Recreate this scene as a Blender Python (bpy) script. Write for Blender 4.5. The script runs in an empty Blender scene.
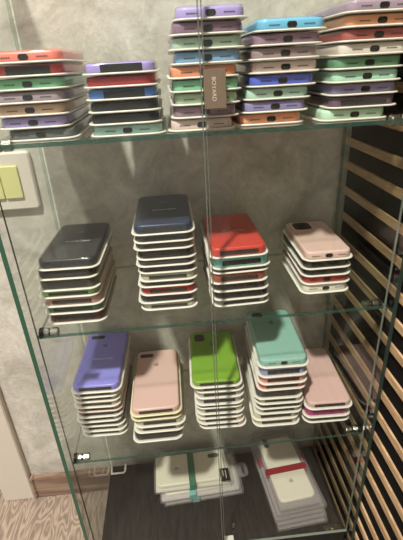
import bpy, bmesh, math, random
from mathutils import Matrix, Vector
random.seed(7)
SC = bpy.context.scene
COL = SC.collection

# ------------------------------------------------------------ camera, world, lights, exposure
W = 0.44            # inner width of the cabinet
D = 0.192           # depth of the shelves
S1, S2, S3 = 0.700, 0.4708, 0.2425   # shelf tops, cabinet base top is z = 0
FLOOR = -0.078
YW = 0.2            # wall behind the cabinet

cam_d = bpy.data.cameras.new('camera'); cam = bpy.data.objects.new('camera', cam_d); COL.objects.link(cam)
SC.camera = cam
yaw, pitch, roll, F = 0.0553, -0.4646, -0.0573, 413.74
cy_, sy_, cp_, sp_ = math.cos(yaw), math.sin(yaw), math.cos(pitch), math.sin(pitch)
fw = Vector((sy_*cp_, cy_*cp_, sp_)); rt = Vector((cy_, -sy_, 0)); up = rt.cross(fw)
r2 = rt*math.cos(roll) + up*math.sin(roll); u2 = -rt*math.sin(roll) + up*math.cos(roll)
m = Matrix((( r2.x, u2.x, -fw.x, .1832), (r2.y, u2.y, -fw.y, -.4366), (r2.z, u2.z, -fw.z, .7633), (0, 0, 0, 1)))
cam.matrix_world = m
cam_d.sensor_fit = 'HORIZONTAL'; cam_d.sensor_width = 36; cam_d.lens = F*36/403; cam_d.clip_start = 0.01

world = bpy.data.worlds.new('world'); SC.world = world; world.use_nodes = True
bgn = world.node_tree.nodes['Background']
bgn.inputs['Color'].default_value = (1.0, .965, .91, 1); bgn.inputs['Strength'].default_value = 0.62

def lamp(name, loc, energy, size, col, target=(.2, .1, .4)):
    l = bpy.data.lights.new(name, 'AREA'); l.shape = 'DISK'; l.size = size; l.energy = energy; l.color = col
    o = bpy.data.objects.new(name, l); COL.objects.link(o); o.location = loc
    o.rotation_euler = (Vector(target) - Vector(loc)).to_track_quat('-Z', 'Y').to_euler()
    return o
lamp('ceiling_light', (-.44, -1.27, 3.13), 150, .19, (1, .96, .905))
SC.view_settings.view_transform = 'Standard'; SC.view_settings.look = 'None'
SC.view_settings.exposure = 0.0; SC.view_settings.gamma = 1; SC.view_settings.use_curve_mapping = False
SC.cycles.transparent_max_bounces = 48
SC.cycles.max_bounces = 12

# ------------------------------------------------------------ materials
def lin(c):
    return tuple(((v/255)/12.92 if v/255 <= .04045 else ((v/255+.055)/1.055)**2.4) for v in c) + (1,)
MATS = {}
def mat(name, col, rough=.5, metal=0, spec=.5, bump=0, bscale=60, var=0, vscale=20, coat=0):
    if name in MATS: return MATS[name]
    m = bpy.data.materials.new(name); m.use_nodes = True; nt = m.node_tree; b = nt.nodes['Principled BSDF']
    b.inputs['Base Color'].default_value = lin(col); b.inputs['Roughness'].default_value = rough
    b.inputs['Metallic'].default_value = metal; b.inputs['Specular IOR Level'].default_value = spec
    b.inputs['Coat Weight'].default_value = coat
    tc = nt.nodes.new('ShaderNodeTexCoord')
    if var:
        n = nt.nodes.new('ShaderNodeTexNoise'); n.inputs['Scale'].default_value = vscale
        h = nt.nodes.new('ShaderNodeHueSaturation'); mr = nt.nodes.new('ShaderNodeMapRange')
        mr.inputs['To Min'].default_value = 1-var; mr.inputs['To Max'].default_value = 1+var
        nt.links.new(tc.outputs['Object'], n.inputs['Vector']); nt.links.new(n.outputs['Fac'], mr.inputs['Value'])
        nt.links.new(mr.outputs['Result'], h.inputs['Value']); h.inputs['Color'].default_value = lin(col)
        nt.links.new(h.outputs['Color'], b.inputs['Base Color'])
    if bump:
        n = nt.nodes.new('ShaderNodeTexNoise'); n.inputs['Scale'].default_value = bscale
        bp = nt.nodes.new('ShaderNodeBump'); bp.inputs['Strength'].default_value = bump; bp.inputs['Distance'].default_value = .002
        nt.links.new(tc.outputs['Object'], n.inputs['Vector']); nt.links.new(n.outputs['Fac'], bp.inputs['Height'])
        nt.links.new(bp.outputs['Normal'], b.inputs['Normal'])
    MATS[name] = m
    return m

def clear(name, tint, ior=1.45, rough=.02, haze=None, hz=0.0):
    """thin clear sheet: tinted pass-through plus a Fresnel reflection, with a little milky plastic if hz > 0"""
    if name in MATS: return MATS[name]
    m = bpy.data.materials.new(name); m.use_nodes = True; nt = m.node_tree; nt.nodes.clear()
    out = nt.nodes.new('ShaderNodeOutputMaterial'); tr = nt.nodes.new('ShaderNodeBsdfTransparent')
    gl = nt.nodes.new('ShaderNodeBsdfGlossy'); lw = nt.nodes.new('ShaderNodeLayerWeight'); lw.inputs['Blend'].default_value = .5; pw = nt.nodes.new('ShaderNodeMath'); pw.operation = 'POWER'; pw.inputs[1].default_value = 5
    fr = nt.nodes.new('ShaderNodeMapRange'); f0 = ((ior-1)/(ior+1))**2; fr.inputs['To Min'].default_value = f0
    nt.links.new(lw.outputs['Facing'], pw.inputs[0]); nt.links.new(pw.outputs[0], fr.inputs['Value']); mx = nt.nodes.new('ShaderNodeMixShader')
    tr.inputs['Color'].default_value = tint + (1,); gl.inputs['Roughness'].default_value = rough
    nt.links.new(fr.outputs[0], mx.inputs[0]); nt.links.new(tr.outputs[0], mx.inputs[1]); nt.links.new(gl.outputs[0], mx.inputs[2])
    last = mx
    if hz > 0:
        df = nt.nodes.new('ShaderNodeBsdfDiffuse'); df.inputs['Color'].default_value = lin(haze)
        m2 = nt.nodes.new('ShaderNodeMixShader'); m2.inputs[0].default_value = hz
        nt.links.new(mx.outputs[0], m2.inputs[1]); nt.links.new(df.outputs[0], m2.inputs[2]); last = m2
    nt.links.new(last.outputs[0], out.inputs['Surface'])
    MATS[name] = m
    return m

M_glass = clear('glass', (.955, .975, .962), 1.28)
M_side = clear('side_glass', (.965, .978, .966), 1.4)
M_door = clear('door_glass', (.955, .965, .95), 1.28)
M_dome = clear('clear_blister', (.97, .97, .965), 1.35, .05, (225, 220, 205), .02)
M_acryl = clear('clear_box_plastic', (.95, .95, .95), 1.4, .08, (225, 215, 215), .13)
M_edge = clear('glass_edge', (.42, .56, .50), 1.5, .1, (72, 104, 92), .5)
M_back = clear('glass_back_edge', (.62, .72, .66), 1.5, .1, (80, 104, 92), .12)
M_edge_d = mat('glass_edge_dark', (42, 84, 64), .25)
M_edge_k = mat('glass_edge_black', (40, 54, 46), .25)
M_doorge = mat('door_edge', (120, 128, 116), .25)
M_lip = mat('white_tray', (227, 222, 210), .4, var=.04, vscale=15)
M_lipc = mat('cream_tray', (226, 216, 178), .4)
M_black = mat('black_plastic', (14, 13, 13), .4)
M_hole = mat('dark_opening', (40, 36, 33), .6)
M_chrome = mat('chrome', (200, 196, 188), .18, 1)
M_brass = mat('brass', (150, 130, 90), .3, 1)
M_steel = mat('brushed_bronze', (150, 132, 112), .38, .7, bump=.1, bscale=300)
M_white = mat('white_plastic', (232, 226, 214), .4)
M_case_white = mat('white_case', (236, 228, 206), .35)

def wallpaper():
    m = bpy.data.materials.new('wallpaper'); m.use_nodes = True; nt = m.node_tree; b = nt.nodes['Principled BSDF']
    L = nt.links.new; N = nt.nodes.new
    tc = N('ShaderNodeTexCoord')
    n1 = N('ShaderNodeTexNoise'); n1.inputs['Scale'].default_value = 16; n1.inputs['Detail'].default_value = 8; n1.inputs['Roughness'].default_value = .65; n1.inputs['Distortion'].default_value = .9
    n2 = N('ShaderNodeTexNoise'); n2.inputs['Scale'].default_value = 160; n2.inputs['Detail'].default_value = 4
    wv = N('ShaderNodeTexWave'); wv.inputs['Scale'].default_value = 14; wv.inputs['Distortion'].default_value = 22; wv.inputs['Detail'].default_value = 3; wv.inputs['Detail Scale'].default_value = 2.2
    for n in (n1, n2, wv): L(tc.outputs['Object'], n.inputs['Vector'])
    r1 = N('ShaderNodeValToRGB'); r1.color_ramp.elements[0].position = .33; r1.color_ramp.elements[1].position = .66
    r1.color_ramp.elements[0].color = lin((172, 166, 152)); r1.color_ramp.elements[1].color = lin((212, 206, 193))
    L(n1.outputs['Fac'], r1.inputs['Fac'])
    r2 = N('ShaderNodeValToRGB'); r2.color_ramp.elements[0].position = .8; r2.color_ramp.elements[1].position = .97
    r2.color_ramp.elements[0].color = (0, 0, 0, 1); r2.color_ramp.elements[1].color = (.12, .12, .12, 1)
    L(wv.outputs['Fac'], r2.inputs['Fac'])
    mx = N('ShaderNodeMix'); mx.data_type = 'RGBA'; L(r2.outputs['Color'], mx.inputs['Factor']); L(r1.outputs['Color'], mx.inputs['A'])
    mx.inputs['B'].default_value = lin((166, 158, 140))
    hs = N('ShaderNodeHueSaturation'); mr = N('ShaderNodeMapRange'); mr.inputs['To Min'].default_value = .86; mr.inputs['To Max'].default_value = 1.13
    L(n2.outputs['Fac'], mr.inputs['Value']); L(mr.outputs['Result'], hs.inputs['Value']); L(mx.outputs['Result'], hs.inputs['Color'])
    L(hs.outputs['Color'], b.inputs['Base Color']); b.inputs['Roughness'].default_value = .75
    ad = N('ShaderNodeMath'); ad.operation = 'ADD'; L(n2.outputs['Fac'], ad.inputs[0]); L(r2.outputs['Color'], ad.inputs[1])
    bp = N('ShaderNodeBump'); bp.inputs['Strength'].default_value = .35; bp.inputs['Distance'].default_value = .002
    L(ad.outputs[0], bp.inputs['Height']); L(bp.outputs['Normal'], b.inputs['Normal'])
    return m

def wood(name, c0, c1, stretch, scale=8, dist=5, rough=.45, fine=.5, planks=None):
    m = bpy.data.materials.new(name); m.use_nodes = True; nt = m.node_tree; b = nt.nodes['Principled BSDF']
    L = nt.links.new; N = nt.nodes.new
    tc = N('ShaderNodeTexCoord'); mp = N('ShaderNodeMapping'); mp.inputs['Scale'].default_value = stretch
    L(tc.outputs['Object'], mp.inputs['Vector'])
    n0 = N('ShaderNodeTexNoise'); n0.inputs['Scale'].default_value = scale; n0.inputs['Detail'].default_value = 1.5; n0.inputs['Distortion'].default_value = .6
    L(mp.outputs['Vector'], n0.inputs['Vector'])
    mu = N('ShaderNodeMath'); mu.operation = 'MULTIPLY'; mu.inputs[1].default_value = dist*6.28; L(n0.outputs['Fac'], mu.inputs[0])
    si = N('ShaderNodeMath'); si.operation = 'SINE'; L(mu.outputs[0], si.inputs[0])
    mr = N('ShaderNodeMapRange'); mr.inputs['From Min'].default_value = -1; L(si.outputs[0], mr.inputs['Value'])
    n1 = N('ShaderNodeTexNoise'); n1.inputs['Scale'].default_value = scale*9; n1.inputs['Detail'].default_value = 5; L(mp.outputs['Vector'], n1.inputs['Vector'])
    mx0 = N('ShaderNodeMix'); mx0.inputs['Factor'].default_value = fine
    L(mr.outputs['Result'], mx0.inputs['A']); L(n1.outputs['Fac'], mx0.inputs['B'])
    rp = N('ShaderNodeValToRGB'); rp.color_ramp.elements[0].position = .2; rp.color_ramp.elements[1].position = .8
    rp.color_ramp.elements[0].color = lin(c0); rp.color_ramp.elements[1].color = lin(c1)
    L(mx0.outputs['Result'], rp.inputs['Fac']); L(rp.outputs['Color'], b.inputs['Base Color'])
    b.inputs['Roughness'].default_value = rough
    return m
M_wall = wallpaper()
M_floor = wood('laminate', (116, 98, 84), (172, 154, 136), (7, 1.4, 1), 5, 10, .5, .6)
M_skirt = wood('skirting_wood', (116, 92, 76), (158, 132, 112), (1, 6, 12), 5, 2, .45, .5)
M_dark = wood('dark_wood', (10, 8, 7), (30, 26, 23), (6, 1.1, 1), 6, 5, .55, .55)
M_dark.node_tree.nodes['Principled BSDF'].inputs['Specular IOR Level'].default_value = .25
M_slat = wood('oak_strip', (160, 127, 92), (202, 169, 128), (1, 3, 25), 8, 2, .5, .6)
M_felt = mat('black_felt', (12, 10, 9), .9, spec=.15)
M_trim = mat('painted_trim', (206, 196, 180), .45)

# ------------------------------------------------------------ mesh helpers
def link(name, me, mt=None, parent=None, loc=None):
    o = bpy.data.objects.new(name, me); COL.objects.link(o)
    if mt is not None and not me.materials: me.materials.append(mt)
    if parent is not None: o.parent = parent
    if loc is not None: o.location = loc
    return o
def to_mesh(name, bm, smooth=None):
    bmesh.ops.recalc_face_normals(bm, faces=bm.faces[:])
    me = bpy.data.meshes.new(name); bm.to_mesh(me); bm.free()
    if smooth:
        for p in me.polygons: p.use_smooth = len(p.vertices) == 4
    return me
def box(bm, x0, x1, y0, y1, z0, z1, mi=0, bevel=0):
    vs = [bm.verts.new((x, y, z)) for z in (z0, z1) for y in (y0, y1) for x in (x0, x1)]
    fs = []
    for q in ((0, 2, 3, 1), (4, 5, 7, 6), (0, 1, 5, 4), (2, 6, 7, 3), (0, 4, 6, 2), (1, 3, 7, 5)):
        f = bm.faces.new([vs[i] for i in q]); f.material_index = mi; fs.append(f)
    if bevel:
        es = list({e for f in fs for e in f.edges}); bmesh.ops.bevel(bm, geom=es, offset=bevel, segments=2, affect='EDGES')
    return fs
def boxo(name, x0, x1, y0, y1, z0, z1, mt, parent=None, bevel=0):
    """box object whose origin is at its base centre"""
    cx, cy = (x0+x1)/2, (y0+y1)/2
    bm = bmesh.new(); box(bm, x0-cx, x1-cx, y0-cy, y1-cy, 0, z1-z0, 0, bevel)
    return link(name, to_mesh(name, bm), mt, parent, (cx, cy, z0))
def rr(w, l, r, n=6):
    r = max(min(r, w/2-1e-5, l/2-1e-5), 1e-4); p = []
    for cx, cy, a0 in ((w/2-r, l/2-r, 0), (-w/2+r, l/2-r, 90), (-w/2+r, -l/2+r, 180), (w/2-r, -l/2+r, 270)):
        for k in range(n+1):
            a = math.radians(a0+90*k/n); p.append((cx+r*math.cos(a), cy+r*math.sin(a)))
    return p
def loft(bm, w, l, r, rings, cap0=True, cap1=True, off=(0, 0), axis='Z'):
    """rounded-rectangle rings (inset, height)"""
    L = []
    for ins, z in rings:
        q = rr(w-2*ins, l-2*ins, r-ins)
        if axis == 'Z': L.append([bm.verts.new((x+off[0], y+off[1], z)) for x, y in q])
        else: L.append([bm.verts.new((x+off[0], z, y+off[1])) for x, y in q])
    n = len(L[0])
    for a, b in zip(L, L[1:]):
        for i in range(n): bm.faces.new((a[i], a[(i+1) % n], b[(i+1) % n], b[i]))
    if cap0: bm.faces.new(L[0][::-1])
    if cap1: bm.faces.new(L[-1])
def cyl(bm, p0, p1, r, n=16, r1=None):
    p0, p1 = Vector(p0), Vector(p1); d = p1-p0
    M = Matrix.Translation((p0+p1)/2) @ d.to_track_quat('Z', 'Y').to_matrix().to_4x4()
    bmesh.ops.create_cone(bm, cap_ends=True, segments=n, radius1=r, radius2=r if r1 is None else r1, depth=d.length, matrix=M)
def tag(o, label=None, cat=None, group=None, kind=None):
    if label: o['label'] = label
    if cat: o['category'] = cat
    if group: o['group'] = group
    if kind: o['kind'] = kind
    return o
def empty(name, loc, rz=0):
    o = bpy.data.objects.new(name, None); COL.objects.link(o); o.location = loc; o.rotation_euler.z = rz; o.empty_display_size = .01
    return o

# ------------------------------------------------------------ the room
tag(boxo('floor', -1.4, .47, -1.6, .3, FLOOR-.02, FLOOR, M_floor), kind='structure')
wb = boxo('wall_back', -.25, .47, YW, YW+.08, FLOOR, 1.8, M_wall); tag(wb, kind='structure')
tag(boxo('wall_back', -1.4, -.25, YW+.05, YW+.13, FLOOR, 1.8, M_wall), kind='structure')
tag(boxo('wall_right', .459, .56, -1.6, YW, FLOOR, 1.8, M_felt), kind='structure')
bm = bmesh.new()
zs = [.643, .608, .568, .526, .484, .446, .407, .363, .322, .282, .240, .197, .156, .114, .072, .03, -.012, -.054]
zs += [.643+.041*k for k in range(1, 24)]
for z in zs: box(bm, .4555, .4605, -1.6, YW-.0005, z-.0056, z+.0056)
tag(link('trim_1', to_mesh('oak_slats', bm), M_slat), kind='structure')
# door casing at the left and the door leaf next to it
bm = bmesh.new(); box(bm, -.2445, -.1795, YW-.014, YW+.03, FLOOR, 1.8, 0, .0015)
tag(link('trim_2', to_mesh('door_casing', bm), M_trim), kind='structure')
tag(boxo('door_1', -1.0, -.2445, YW+.012, YW+.045, FLOOR+.006, 1.8, M_trim), kind='structure')
bm = bmesh.new(); box(bm, -.1705, .4555, YW-.014, YW, FLOOR, -.0185, 0, .002)
tag(link('baseboard_back', to_mesh('skirting', bm), M_skirt), kind='structure')
bm = bmesh.new(); box(bm, -.179, -.1705, YW-.0155, YW, FLOOR, -.017, 0, .002)
tag(link('baseboard_back', to_mesh('skirting_end', bm), M_skirt), kind='structure')

# ------------------------------------------------------------ light switch on the wall
sw = empty('light_switch', (-.066, YW, .619))
tag(sw, 'white double light switch with two pale yellow rockers on the wall left of the cabinet', 'light switch')
bm = bmesh.new(); loft(bm, .087, .087, .006, [(0, 0), (0, -.005), (.003, -.009)], axis='Y')
link('plate', to_mesh('plate', bm, True), mat('switch_plate', (226, 217, 202), .4), sw)
for k in (-1, 1):
    bm = bmesh.new(); loft(bm, .0262, .048, .002, [(0, -.0088), (0, -.0115), (.001, -.0125)], axis='Y', off=(k*.0136-.0035, 0))
    link('rocker', to_mesh('rocker', bm, True), mat('rocker_yellow', (222, 219, 148), .4), sw)

# ------------------------------------------------------------ display cabinet (base, side glass, top)
cab = empty('display_cabinet', (W/2, .09, FLOOR))
tag(cab, 'tall glass display cabinet with green glass sides on a dark wooden base', 'cabinet')
P = Vector((-W/2, -.09, -FLOOR))     # local offset so that parts are written in room coordinates
def cpart(name, me, mt, parent=cab, off=None):
    o = link(name, me, mt, parent, P if parent is cab else (0, 0, 0)); return o
bm = bmesh.new(); box(bm, 0, W, -.002, YW-.016, FLOOR+.0, -.0001, 0, .0015)
cpart('base', to_mesh('base', bm), M_dark)
def glass_panel(name, x0, x1, y0, y1, z0, z1, mf, me_, thin, mb=None):
    """thin axis faces are clear, the rim is the green cut edge"""
    bm = bmesh.new(); fs = box(bm, x0, x1, y0, y1, z0, z1); bm.normal_update()
    ax = 'xyz'.index(thin)
    for f in fs: f.material_index = 0 if abs(f.normal[ax]) > .9 else 1
    if mb:
        for f in fs:
            if abs(f.normal[ax]) < .5 and f.normal[1] > -.5: f.material_index = 2
    me = to_mesh(name, bm); me.materials.append(mf); me.materials.append(me_)
    if mb: me.materials.append(mb)
    return me
cpart('side_panel', glass_panel('side_panel', -.0062, -.0008, -.0195, YW-.012, FLOOR+.001, .93, M_side, M_edge_d, 'x', M_back), None)
cpart('side_panel', glass_panel('side_panel', W+.0008, W+.0062, -.0195, YW-.012, FLOOR+.001, .93, M_side, M_edge_k, 'x', M_back), None)
cpart('top_panel', glass_panel('top_panel', -.0062, W+.0062, -.0195, YW-.012, .9302, .935, M_glass, M_edge, 'z'), None)
for k, (z, nm) in enumerate(((S1, 'upper'), (S2, 'middle'), (S3, 'lower'))):
    sh = link('glass_shelf', glass_panel('glass_shelf', -W/2, W/2, 0, D-.008, -.0045, 0, M_glass, M_edge, 'z', M_back), None, None, (W/2, .001, z))
    tag(sh, {'upper': 'green edged glass shelf, the topmost one in view, holding five tall stacks of phone cases',
             'middle': 'glass shelf in the middle of the cabinet, holding four stacks of phone cases',
             'lower': 'lowest glass shelf, holding five stacks under the middle shelf'}[nm], 'shelf', 'glass shelves of the cabinet')
    for s in (0, 1):
        x0 = .0004 if s == 0 else W-.0004; d = 1 if s == 0 else -1
        for yy, where in ((.010, 'front'), (D-.03, 'back')):
            if where == 'back' and k == 0: continue
            c = empty('shelf_clamp', (x0, yy, z))
            side = 'left' if s == 0 else 'right'
            tag(c, 'small round chrome clamp at the %s %s corner of the %s shelf' % (side, where, {'upper': 'topmost', 'middle': 'middle', 'lower': 'lowest'}[nm]), 'shelf clamp', 'chrome shelf clamps')
            bm = bmesh.new(); cyl(bm, (0, 0, -.002), (d*.0045, 0, -.002), .0072)
            link('rubber_ring', to_mesh('rubber_ring', bm), M_black, c)
            bm = bmesh.new(); cyl(bm, (d*.0045, 0, -.002), (d*.0115, 0, -.002), .0064)
            bmesh.ops.bevel(bm, geom=bm.edges[:], offset=.0008, segments=2, affect='EDGES')
            link('wall_disc', to_mesh('wall_disc', bm), M_chrome, c)
            bm = bmesh.new(); cyl(bm, (d*.0115, 0, -.002), (d*.0135, 0, -.002), .0045)
            link('neck', to_mesh('neck', bm), M_black, c)
            bm = bmesh.new(); cyl(bm, (d*.0135, 0, -.002), (d*.0225, 0, -.002), .0062)
            bmesh.ops.bevel(bm, geom=bm.edges[:], offset=.0008, segments=2, affect='EDGES')
            link('grip', to_mesh('grip', bm), M_chrome, c)

# glass doors
M_seam = clear('polished_seam', (.8, .83, .8), 1.5, .15, (176, 176, 164), .09)
SEAM = .2185
doors = []
for s in (0, 1):
    x0, x1 = (.0010, SEAM-.0009) if s == 0 else (SEAM+.0009, W-.0010)
    o = link('glass_door', glass_panel('glass_door', -(x1-x0)/2, (x1-x0)/2, -.0055, -.0012, 0, .925, M_door, M_doorge, 'y'), None, None, ((x0+x1)/2, 0, .0035))
    tag(o, 'left clear glass door of the cabinet, without a handle plate' if s == 0 else 'right clear glass door of the cabinet, carrying the bronze plate', 'glass door')
    doors.append(o)
    xe = (x1-.0014-(x0+x1)/2, x1-(x0+x1)/2) if s == 0 else (x0-(x0+x1)/2, x0+.0014-(x0+x1)/2)
    bm = bmesh.new(); box(bm, xe[0], xe[1], -.0059, -.0056, 0, .925); box(bm, xe[0], xe[1], -.0011, -.0008, 0, .925)
    link('polished_edge', to_mesh('pe', bm), M_seam, o)
# bronze handle plate, part of the right door
hp = boxo('handle_plate', 0, 1, 0, 1, 0, 1, M_steel)
bpy.data.objects.remove(hp)
bm = bmesh.new(); box(bm, .2192, .2400, -.0125, -.0056, .7225, .7575, 0, .0006); box(bm, .2192, .2400, -.0012, .003, .7225, .7575, 0, .0004)
hp = link('handle_plate', to_mesh('handle_plate', bm), M_steel, doors[1]); hp.location = -doors[1].location
def text_mesh(s, size, depth=.0002):
    c = bpy.data.curves.new('txt', 'FONT'); c.body = s; c.size = size; c.extrude = depth; c.align_x = 'CENTER'; c.align_y = 'CENTER'
    o = bpy.data.objects.new('txt', c); COL.objects.link(o)
    dg = bpy.context.evaluated_depsgraph_get(); me = bpy.data.meshes.new_from_object(o.evaluated_get(dg))
    bpy.data.objects.remove(o); return me
tm = text_mesh('BOYARD', .0054)
tx = link('lettering', tm, mat('pale_print', (205, 192, 172), .4), hp, (.2283, -.0128, .7400))
tx.rotation_euler = Matrix(((0, 1, 0), (0, 0, -1), (-1, 0, 0))).to_euler()

# fittings on the base: bottom hinge, magnet catch, door stop, cable
hg = empty('pivot_fitting', (.417, .004, 0)); tag(hg, 'brass coloured pivot hinge at the bottom right corner of the cabinet', 'fitting')
bm = bmesh.new(); box(bm, -.015, .018, -.007, .006, 0, .0025, 0, .0006); link('hinge_plate', to_mesh('hp', bm), M_brass, hg)
bm = bmesh.new(); cyl(bm, (0, 0, .0024), (0, 0, .0075), .004); cyl(bm, (-.009, 0, .0024), (-.009, 0, .005), .002); link('pivot', to_mesh('pv', bm, True), M_chrome, hg)
hg = empty('pivot_fitting', (.012, .012, 0)); tag(hg, 'small chrome pivot hinge at the bottom left corner of the cabinet', 'fitting')
bm = bmesh.new(); box(bm, -.008, .012, -.007, .006, 0, .0025, 0, .0006); link('hinge_plate', to_mesh('hp', bm), M_chrome, hg)
bm = bmesh.new(); cyl(bm, (0, 0, .0024), (0, 0, .0065), .0035); link('pivot', to_mesh('pv', bm, True), M_chrome, hg)
mg = empty('magnet_catch', (.2405, .038, 0)); tag(mg, 'small black magnetic catch with a chrome tip on the dark base near the door gap', 'magnet catch')
bm = bmesh.new(); loft(bm, .008, .034, .004, [(0, 0), (0, .006), (.001, .007)]); link('catch_body', to_mesh('cb', bm, True), M_black, mg)
bm = bmesh.new(); cyl(bm, (0, -.012, .0069), (0, -.012, .0095), .003); link('tip', to_mesh('tip', bm, True), M_chrome, mg)
ds = link('door_stop', None or (lambda b: (box(b, -.0085, .0085, -.005, .007, 0, .004, 0, .0006), to_mesh('ds', b))[1])(bmesh.new()), M_white, None, (.229, .0035, 0))
tag(ds, 'small white rectangular door stop at the front edge of the dark base', 'door stop')
bm = bmesh.new()
pts = [(.002, .181, .003), (.004, .163, .003), (.028, .163, .003), (.0315, .166, .003), (.032, .180, .006)]
for a, b in zip(pts, pts[1:]):
    cyl(bm, a, b, .0019, 10); bmesh.ops.create_uvsphere(bm, u_segments=10, v_segments=6, radius=.0019, matrix=Matrix.Translation(b))
cb = link('cable', to_mesh('cable', bm, True), M_white)
tag(cb, 'short white bent cable at the back left corner of the dark base', 'cable')

# ------------------------------------------------------------ phone case packages
CACHE = {}
def cached(key, fn):
    if key not in CACHE: CACHE[key] = fn()
    return CACHE[key]
def tray_mesh(w, l, mt):
    def f():
        bm = bmesh.new()
        loft(bm, w, l, .0135, [(.0010, 0), (.0003, .0003), (0, .0009), (.0005, .0016), (.0014, .0019), (.0034, .0018), (.0040, .0008)], off=(0, l/2))
        me = to_mesh('tray', bm, True); me.materials.append(mt); return me
    return cached(('tray', w, l, mt.name), f)
def dome_mesh(w, l, h):
    def f():
        bm = bmesh.new()
        loft(bm, w-.0058, l-.0062, .0115, [(0, .0015), (.0003, h*.6), (.0009, h-.0012), (.0024, h-.0003)], cap0=False, off=(0, l/2))
        me = to_mesh('blister', bm, True); me.materials.append(M_dome); return me
    return cached(('dome', w, l, h), f)
def case_mesh(w, l, h, mt):
    """w, l outer tray size; the case sits inside it"""
    def f():
        cw, cl = w-.0078, l-.0095; t = h-.0012; b = .0012
        bm = bmesh.new()
        loft(bm, cw, cl, .0095, [(.0010, b), (.0002, b+(t-b)*.15), (0, b+(t-b)*.4), (.0001, b+(t-b)*.72), (.0006, b+(t-b)*.88), (.0016, b+(t-b)*.97), (.0032, t)], off=(0, l/2))
        me = to_mesh('case', bm, True); me.materials.append(mt); return me
    return cached(('case', w, l, h, mt.name), f)
def case_mat(col, glossy=False):
    nm = 'silicone_%d_%d_%d' % col
    return mat(nm, col, .34, spec=.4)
def apple_mesh():
    def f():
        bm = bmesh.new(); pts = []
        for k in range(40):
            a = 2*math.pi*k/40; r = 1+.08*math.cos(2*a)-.1*math.exp(-((a-math.pi/2)/.3)**2)-.07*math.exp(-((a-3*math.pi/2)/.25)**2)
            x, y = r*math.cos(a)*.92, r*math.sin(a)
            dd = math.hypot(x-1.15, y-.15)
            if dd < .45: x, y = 1.15+(x-1.15)/dd*.45, .15+(y-.15)/dd*.45
            pts.append((x*.0042, y*.0045))
        def prism(ps):
            a = [bm.verts.new((x, y, 0)) for x, y in ps]; b = [bm.verts.new((x, y, .0002)) for x, y in ps]; n = len(ps)
            bm.faces.new(a[::-1]); bm.faces.new(b)
            for i in range(n): bm.faces.new((a[i], a[(i+1) % n], b[(i+1) % n], b[i]))
        prism(pts)
        leaf = [(.0004+.0016*math.cos(a)*.5-.0004*math.sin(a)+.0006, .0062+.0016*math.sin(a)) for a in [2*math.pi*k/10 for k in range(10)]]
        prism(leaf)
        return to_mesh('apple', bm)
    return cached('apple', f)
def package(x0, x1, yf, z, h, col, end='open', cam=None, l=.152, rz=0, lip=None, logo=False, text=None, hole=None):
    """x0..x1: left and right end of the tray front; yf: front; end: open slot / port"""
    w = round(x1-x0, 4); h = round(h, 4); lip = lip or M_lip
    root = empty('phone_case_package', ((x0+x1)/2, yf, z), rz)
    link('tray', tray_mesh(w, l, lip), None, root)
    cm = case_mat(col)
    cs = link('phone_case', case_mesh(w, l, h, cm), None, root)
    link('blister_cover', dome_mesh(w, l, h), None, root)
    cw = w-.0078; hh = h-.0024; zc = .0012+hh*.45; y0 = .00475
    if end == 'open':
        def f():
            bm = bmesh.new(); loft(bm, cw*.70, hh*.50, .0012, [(0, -.0004), (0, .004)], axis='Y', off=(0, 0)); return to_mesh('open', bm)
        link('bottom_opening', cached(('open', w, h), f), hole or M_hole, cs, (0, y0, zc-.0003))
    elif end == 'wide':
        def f():
            bm = bmesh.new(); loft(bm, cw*.60, hh*.86, .0006, [(0, -.0005), (0, .004)], axis='Y', off=(.002, 0)); return to_mesh('open', bm)
        link('bottom_opening', cached(('wide', w, h), f), M_black, cs, (0, y0, zc+.0001))
    elif end == 'port':
        def f():
            bm = bmesh.new(); loft(bm, .0098, min(.0056, hh*.6), .0026, [(0, -.0004), (0, .002)], axis='Y'); return to_mesh('port', bm)
        link('charging_port', cached(('port', h), f), M_black, cs, (0, y0, zc))
        def g():
            bm = bmesh.new()
            for k in range(5): loft(bm, .0015, .0012, .0005, [(0, -.0003), (0, .001)], axis='Y', off=(k*.0022-.0044, 0))
            return to_mesh('grille', bm)
        for s in (-1, 1): link('speaker_holes', cached('grille', g), M_hole, cs, (s*.0175, y0, zc))
    t = h-.0012
    if cam == 'pill':
        bm = bmesh.new(); loft(bm, .0235, .0095, .0047, [(0, 0), (0, .0004)]); link('camera_cutout', to_mesh('cut', bm), M_hole, cs, (-cw/2+.0185, l-.0195, t))
    elif cam == 'square':
        bm = bmesh.new(); loft(bm, .017, .019, .005, [(0, 0), (0, .0004)]); link('camera_cutout', to_mesh('cut', bm), M_hole, cs, (-cw/2+.0155, l-.0215, t))
    elif cam == 'big':
        bm = bmesh.new(); loft(bm, .031, .033, .008, [(0, 0), (0, .0009), (.001, .0014)]); cc = link('camera_frame', to_mesh('cut', bm, True), cm, cs, (-cw/2+.021, l-.028, t))
        bm = bmesh.new(); loft(bm, .026, .028, .006, [(0, .0013), (0, .0016)]); link('camera_cutout', to_mesh('cut', bm), M_hole, cc)
    if logo:
        dk = case_mat(tuple(int(v*.72) for v in col)) if sum(col) > 180 else case_mat(tuple(min(255, int(v*1.5+25)) for v in col))
        link('apple_logo', apple_mesh().copy(), dk, cs, (0, l*.70, t))
    if text:
        link('sticker_text', text_mesh(text, .006, .0001), mat('grey_print', (235, 235, 228), .5), cs, (0.002, l*.46, t+.0001))
    return root

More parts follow.
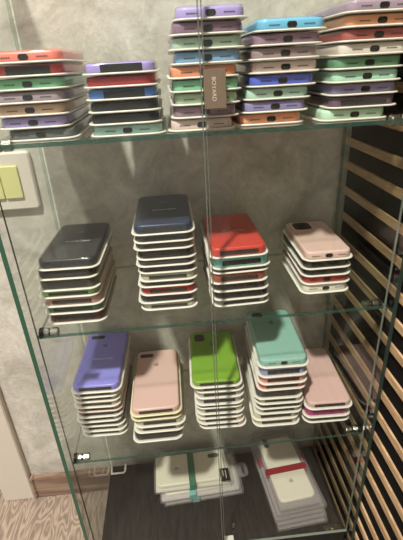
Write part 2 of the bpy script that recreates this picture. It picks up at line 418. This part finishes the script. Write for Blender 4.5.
ORD = ['', 'second', 'third', 'fourth', 'fifth', 'sixth', 'seventh', 'eighth', 'ninth', 'tenth', 'eleventh']
def stack(where, group, z, x0, x1, yf, items, jit=.0015, l=.152, rzj=.012, rz=0):
    """items bottom -> top: (colour word, rgb, height, end, options)"""
    n = len(items); zz = z+.0002
    for i, it in enumerate(items):
        word, col, h, end = it[:4]
        if z == S1 and sum(col) > 200: col = tuple(int(a*.88+b*.12) for a, b in zip(col, (225, 220, 210)))  # milky reflections of the clear covers, mixed into the case colours of this shelf
        op = dict(it[4]) if len(it) > 4 else {}
        dx = op.pop('dx', 0); dy = op.pop('dy', 0); dw = op.pop('dw', 0)
        k = n-1-i
        pos = 'topmost' if k == 0 else ('bottommost' if i == 0 else ORD[k]+' from top')
        jx, jy = random.uniform(-jit, jit), random.uniform(-jit, jit)
        r = package(x0+dx+jx, x1+dx+dw+jx, yf+dy+jy, zz, h-.0002, col, end, rz=op.pop('rz', rz)+random.uniform(-rzj, rzj), l=op.pop('l', l), **op)
        tag(r, '%s packaged phone case, %s, %s' % (word, pos, where), 'phone case', group)
        zz += h

def O(**k): return k
G1 = 'packaged phone cases on the topmost shelf'
p1 = .0118
stack('leftmost stack, topmost shelf', G1, S1, .013, .088, .012, [
    ('smoky grey', (92, 100, 98), p1, 'port', O(dx=.002)), ('lilac', (176, 160, 228), p1, 'port', O(dx=-.003)),
    ('tan', (218, 180, 154), p1, 'port', O(dx=-.005,dw=.003)), ('mauve grey', (162, 144, 158), p1, 'port', O(dx=-.005,dw=.003)),
    ('mint green', (124, 206, 158), p1, 'port', O(dx=-.003,dw=.003)), ('dark red', (196, 52, 60), p1, 'wide', O(dx=-.001,dw=.003)),
    ('coral red', (248, 128, 114), p1, 'port', O(dx=-.0015,dw=.003))], jit=.0012)
p2 = .0114
stack('second stack from left, topmost shelf', G1, S1, .1015, .180, .003, [
    ('pale aqua', (176, 224, 214), p2, 'port', O(dx=.001)), ('black with grey lip', (24, 24, 26), p2, 'wide', O(dx=.001,dw=-.003)),
    ('black', (30, 30, 30), p2, 'wide', O(dx=.001,dw=-.004)), ('blue and black', (72, 132, 230), p2, 'wide', O(dx=.001,dw=-.004)),
    ('deep red', (166, 22, 28), p2, 'plain', O(dx=.002,dw=-.004)), ('violet and black', (166, 148, 226), p2, 'wide', O(dx=.001,dw=-.004))], jit=.001)
p3 = .0123
stack('third stack from left, topmost shelf', G1, S1, .181, .253, .007, [
    ('pale pink', (232, 206, 196), p3, 'port', {}), ('dusty mauve', (156, 124, 142), p3, 'port', O(dx=.004)),
    ('pale green', (184, 214, 176), p3, 'port', O(dx=.006)), ('mint', (130, 214, 166), p3, 'port', O(dx=.005, dw=.002)),
    ('orange', (244, 152, 108), p3, 'port', O(dx=.005, dw=.001)), ('sky blue', (122, 174, 224), p3, 'port', O(dx=.009)),
    ('greyish green', (180, 212, 190), p3, 'port', O(dx=.007, dw=.004)), ('plum', (130, 98, 124), p3, 'port', O(dx=.008, dw=.003)),
    ('lilac', (178, 158, 230), p3, 'port', O(dx=.013))], jit=.0008)
p4 = .0123
stack('fourth stack from left, topmost shelf', G1, S1, .256, .331, .017, [
    ('orange', (250, 162, 120), p4, 'port', O(dx=-.002)), ('grey violet', (140, 132, 188), p4, 'port', O(dx=.002)),
    ('pale mint', (190, 230, 214), p4, 'port', O(dx=.005)), ('royal blue', (78, 100, 226), p4, 'port', O(dx=.010)),
    ('pale pink', (234, 206, 200), p4, 'port', O(dx=.013)), ('brownish mauve', (158, 136, 142), p4, 'port', O(dx=.012)),
    ('plum', (148, 118, 146), p4, 'port', O(dx=.014)), ('sky blue', (104, 192, 238), p4, 'port', O(dx=.016))], jit=.001)
p5 = .0122
stack('rightmost stack, topmost shelf', G1, S1, .3405, .418, .010, [
    ('pale mint green', (200, 238, 206), p5, 'port', O(dx=.001)), ('dark plum', (96, 72, 92), p5, 'open', O(dx=.008)),
    ('greyish lilac', (136, 126, 170), p5, 'port', O(dx=.010)), ('light mint', (184, 234, 210), p5, 'port', O(dx=.010)),
    ('green', (94, 152, 112), p5, 'port', O(dx=.011)), ('white', (232, 222, 210), p5, 'port', O(dx=.014)),
    ('brick red', (178, 84, 80), p5, 'port', O(dx=.017)), ('orange', (238, 160, 116), p5, 'port', O(dx=.018)),
    ('mauve', (168, 144, 166), p5, 'port', O(dx=.018))], jit=.001)

G2 = 'packaged phone cases on the middle shelf'
stack('leftmost stack, middle shelf', G2, S2, .004, .082, .020, [
    ('dark plum', (92, 30, 44), .0156, 'open', {}), ('teal green', (82, 140, 108), .0113, 'open', O(dx=0)),
    ('dusty pink', (196, 152, 142), .0127, 'open', {}), ('light green', (150, 196, 120), .0103, 'open', O(dx=-.001)),
    ('dark olive', (70, 72, 54), .0148, 'open', O(dx=.001)), ('black', (30, 30, 34), .0127, 'open', O(dx=.001)),
    ('charcoal black', (46, 46, 52), .0135, 'plain', O(dx=.002, logo=True, text='Silicone Case', cam=None))], rz=-.02, l=.136)
stack('second stack from left, middle shelf', G2, S2, .126, .2035, .036, [
    ('cream with open end', (196, 190, 172), .0098, 'open', {}), ('navy', (36, 42, 62), .0122, 'open', O(dx=-.002)),
    ('bright red', (206, 40, 46), .0125, 'open', {}), ('olive grey', (84, 82, 70), .0085, 'open', {}),
    ('pale cream', (206, 204, 184), .0112, 'open', {}), ('dark maroon', (74, 46, 48), .0103, 'open', {}),
    ('dark grey', (62, 58, 56), .0085, 'open', {}), ('black', (34, 34, 42), .0137, 'open', {}),
    ('grey olive', (80, 80, 72), .0095, 'open', {}), ('brownish grey', (74, 70, 64), .011, 'open', {}),
    ('navy blue', (38, 50, 78), .0135, 'open', O(dw=.002, logo=True, text='Silicone Case'))], rz=-.01, l=.135)
stack('third stack from left, middle shelf', G2, S2, .2205, .2985, .029, [
    ('clear grey', (150, 146, 138), .0095, 'open', {}), ('dark navy', (40, 42, 58), .0133, 'open', {}),
    ('dark purple', (78, 40, 58), .0122, 'open', {}), ('reddish brown', (164, 82, 66), .0138, 'open', {}),
    ('greyish clear', (128, 120, 108), .0064, 'open', {}), ('aqua', (132, 206, 200), .0165, 'open', O(dw=.001)),
    ('bright red', (208, 68, 58), .0140, 'open', O(dx=-.001, text='Silicone Case'))], rz=.025, l=.136)
stack('rightmost stack, middle shelf', G2, S2, .345, .4150, .044, [
    ('white', (232, 226, 212), .0129, 'port', O(dx=.001)), ('red', (196, 62, 56), .0123, 'port', {}),
    ('black', (36, 40, 36), .0108, 'open', {}), ('dark green', (58, 66, 48), .0129, 'open', {}),
    ('pale pink', (230, 196, 184), .0132, 'port', O(cam='big', logo=True))], l=.126, rz=.0)

G3 = 'packaged phone cases on the lowest shelf'
e = .0096
stack('leftmost stack, lowest shelf', G3, S3, .002, .075, .044, [
    ('white', (220, 212, 196), e, 'open', O(dx=.002)), ('off white', (216, 208, 196), e, 'open', O(dx=.001)),
    ('dark grey', (112, 106, 98), .0115, 'open', {}), ('light grey', (190, 184, 174), e, 'open', {}),
    ('black and white', (96, 90, 86), .0098, 'open', {}), ('salmon pink', (216, 172, 158), .0103, 'open', O(lip=mat('pink_tray', (226, 205, 190), .4))),
    ('pale pink', (224, 190, 182), e, 'open', {}), ('pearl white', (220, 210, 204), e, 'open', {}),
    ('lilac white', (214, 206, 212), e, 'open', {}),
    ('lilac', (146, 142, 226), .0125, 'open', O(cam='pill', logo=True, text='Silicone Case', dw=.004))], rz=-.03, l=.147)
stack('second stack from left, lowest shelf', G3, S3, .0875, .167, .023, [
    ('black', (48, 42, 42), .0185, 'open', {}), ('white', (206, 198, 184), .0118, 'open', O(dx=.004)),
    ('pearl white', (200, 192, 180), .0126, 'open', O(dx=.004)), ('cream', (208, 198, 160), .0098, 'open', O(lip=M_lipc, dx=.001)),
    ('powder pink', (226, 188, 180), .0125, 'open', O(cam='pill', logo=True, lip=M_lipc))], l=.151)
stack('middle stack, lowest shelf', G3, S3, .188, .2655, .037, [
    ('blush pink', (228, 206, 196), 0.0099, 'open', O(dx=.003)), ('pale pink', (226, 200, 194), 0.0097, 'open', O(dx=.001)),
    ('white', (220, 214, 204), 0.0097, 'open', {}), ('pearl', (216, 208, 200), 0.0110, 'open', {}),
    ('light grey', (196, 190, 182), 0.0082, 'open', O(dx=-.001)), ('lavender white', (208, 202, 208), 0.0128, 'open', O(dx=-.001)),
    ('grey white', (206, 198, 194), 0.0110, 'open', O(dx=-.001)), ('pearl white', (212, 206, 202), 0.0105, 'open', O(dx=-.001)),
    ('lime green', (128, 172, 50), 0.0115, 'open', O(cam='square', logo=True, dx=-.006, dw=.003))], rz=-.03, l=.137)
stack('fourth stack from left, lowest shelf', G3, S3, .2765, .353, .029, [
    ('white', (220, 212, 194), .0114, 'open', {}), ('cream', (222, 214, 184), .0125, 'open', O(dx=-.001)),
    ('light grey', (200, 194, 180), .0106, 'open', O(dx=.002)), ('black', (60, 54, 50), .0122, 'open', O(dx=.004)),
    ('beige', (216, 206, 182), .0102, 'open', O(dx=.005)), ('charcoal', (70, 66, 62), .0155, 'open', O(dx=.003)),
    ('orange red', (226, 96, 74), .0116, 'open', O(dx=.006)), ('coral pink', (238, 158, 146), .0135, 'open', O(dx=.009)),
    ('periwinkle', (160, 168, 216), .0172, 'open', O(dx=.009)), ('aqua green', (150, 194, 182), .0135, 'port', O(cam='square', logo=True, dx=.008, dw=.002))], rz=-.03, l=.145)
stack('rightmost stack, lowest shelf', G3, S3, .359, .4355, .025, [
    ('smoky grey', (110, 104, 98), .0118, 'open', O(dx=-.001)), ('magenta', (190, 64, 136), .0175, 'open', O(dx=-.001, hole=mat('magenta_inside', (150, 44, 104), .5))),
    ('dusty pink', (224, 186, 178), .0125, 'open', O(dx=.0))], rz=-.03, l=.145)

# ------------------------------------------------------------ clear gift boxes on the base
def clear_box(name_label, loc, rz, band_col, band_word, w=.086, l=.158, h=.011, case=True, band=True, tab=None, group=None, text=False, bp=.56, card=None):
    root = empty('clear_box', loc, rz)
    tag(root, name_label, 'box', group)
    bm = bmesh.new(); box(bm, -w/2, w/2, 0, l, 0, h, 0, .0008); link('plastic_shell', to_mesh('shell', bm), M_acryl, root)
    bm = bmesh.new(); loft(bm, w-.006, l-.006, .003, [(0, .0008), (0, .0016)], off=(0, l/2)); link('insert_card', to_mesh('card', bm), card or M_white, root)
    if case:
        bm = bmesh.new(); loft(bm, .069, .138, .010, [(.001, .0018), (0, .004), (0, h-.003), (.001, h-.0018), (.003, h-.001)], off=(0, l/2-.002))
        cs = link('phone_case', to_mesh('case', bm, True), M_case_white, root)
        bm = bmesh.new(); loft(bm, .010, .022, .005, [(0, h-.0011), (0, h-.0006)], off=(.022 if tab else -.02, l-.028)); link('camera_cutout', to_mesh('cc', bm), M_black, cs)
        ap = link('apple_logo', apple_mesh().copy(), mat('grey_logo', (176, 168, 152), .4), cs, (0, l*.3, h-.001))
    if band:
        yb = l*bp
        bm = bmesh.new(); box(bm, -w/2-.0004, w/2+.0004, yb-.0065, yb+.0065, -.0000, h+.0004)
        bd = link('band', to_mesh('band', bm), mat('band_%s' % band_word, band_col, .5), root); bd['label'] = band_word+' paper band'
    if tab:
        bm = bmesh.new()
        q = rr(.034, .022, .009)
        loft(bm, .034, .024, .010, [(0, .001), (0, .0018)], off=(0, l+.011))
        t = link('hang_tab', to_mesh('tab', bm), M_acryl, root)
        bm = bmesh.new(); loft(bm, .019, .0045, .002, [(0, .0018), (0, .0021)], off=(0, l+.013)); link('hang_slot', to_mesh('slot', bm), M_hole, t)
    return root
GB = 'clear boxes on the dark base'
# left pile: long side runs left-right, hang tab to the right
base_ang = -math.pi/2+.01
for i, (dx, dy, da) in enumerate(((.012, -.001, .05), (.006, -.002, .05))):
    b = clear_box(['white boxed phone case lying lowest in the left pile on the dark base',
                   'white boxed case in the middle of the left pile on the dark base'][i], (.099+dx, .125+dy, .0003+i*.0115), base_ang+da, (120, 176, 168), 'teal', w=.090, h=.011, tab=(i == 1), group=GB, bp=.40, card=mat('pale_card', (196, 190, 186), .5))
b = clear_box('clear box with cream phone case and green band, on top of the left pile', (.096, .133, .0236), base_ang+.02, (62, 112, 84), 'green', w=.086, l=.150, h=.012, tab=False, group=GB, bp=.5)
bm = bmesh.new(); loft(bm, .028, .018, .001, [(0, .0121), (0, .0126)], off=(.028, .139)); lb = link('price_label', to_mesh('lb', bm), M_black, b); lb['label'] = 'black label with small white print'
bm = bmesh.new(); box(bm, -.009, .009, .002, .0028, 0, .0002); box(bm, -.009, .004, -.003, -.0022, 0, .0002)
link('print', to_mesh('print', bm), M_white, lb, (.028, .139, .0127))
# right pile: long side runs away from the camera
lab = ['lowest clear box in the right pile on the dark base', 'clear box second from the bottom in the right pile on the dark base',
       'clear box third from the bottom in the right pile on the dark base', 'clear box just under the top one in the right pile on the dark base']
M_card = mat('grey_card', (150, 142, 140), .5)
for i in range(4):
    clear_box(lab[i], (.364+random.uniform(-.003, .003), .012+i*.0026, .0003+i*.0097), .10+random.uniform(-.02, .02), (150, 52, 62), 'red', w=.094, l=.178, h=.0093, band=(i == 3), group=GB, case=(i == 3), bp=.62, card=M_card)
clear_box('clear box with white phone case and dark red band, topmost of the right pile', (.363, .021, .0392), .10, (140, 26, 38), 'dark red', w=.080, l=.170, h=.0105, group=GB, bp=.45, card=M_card)
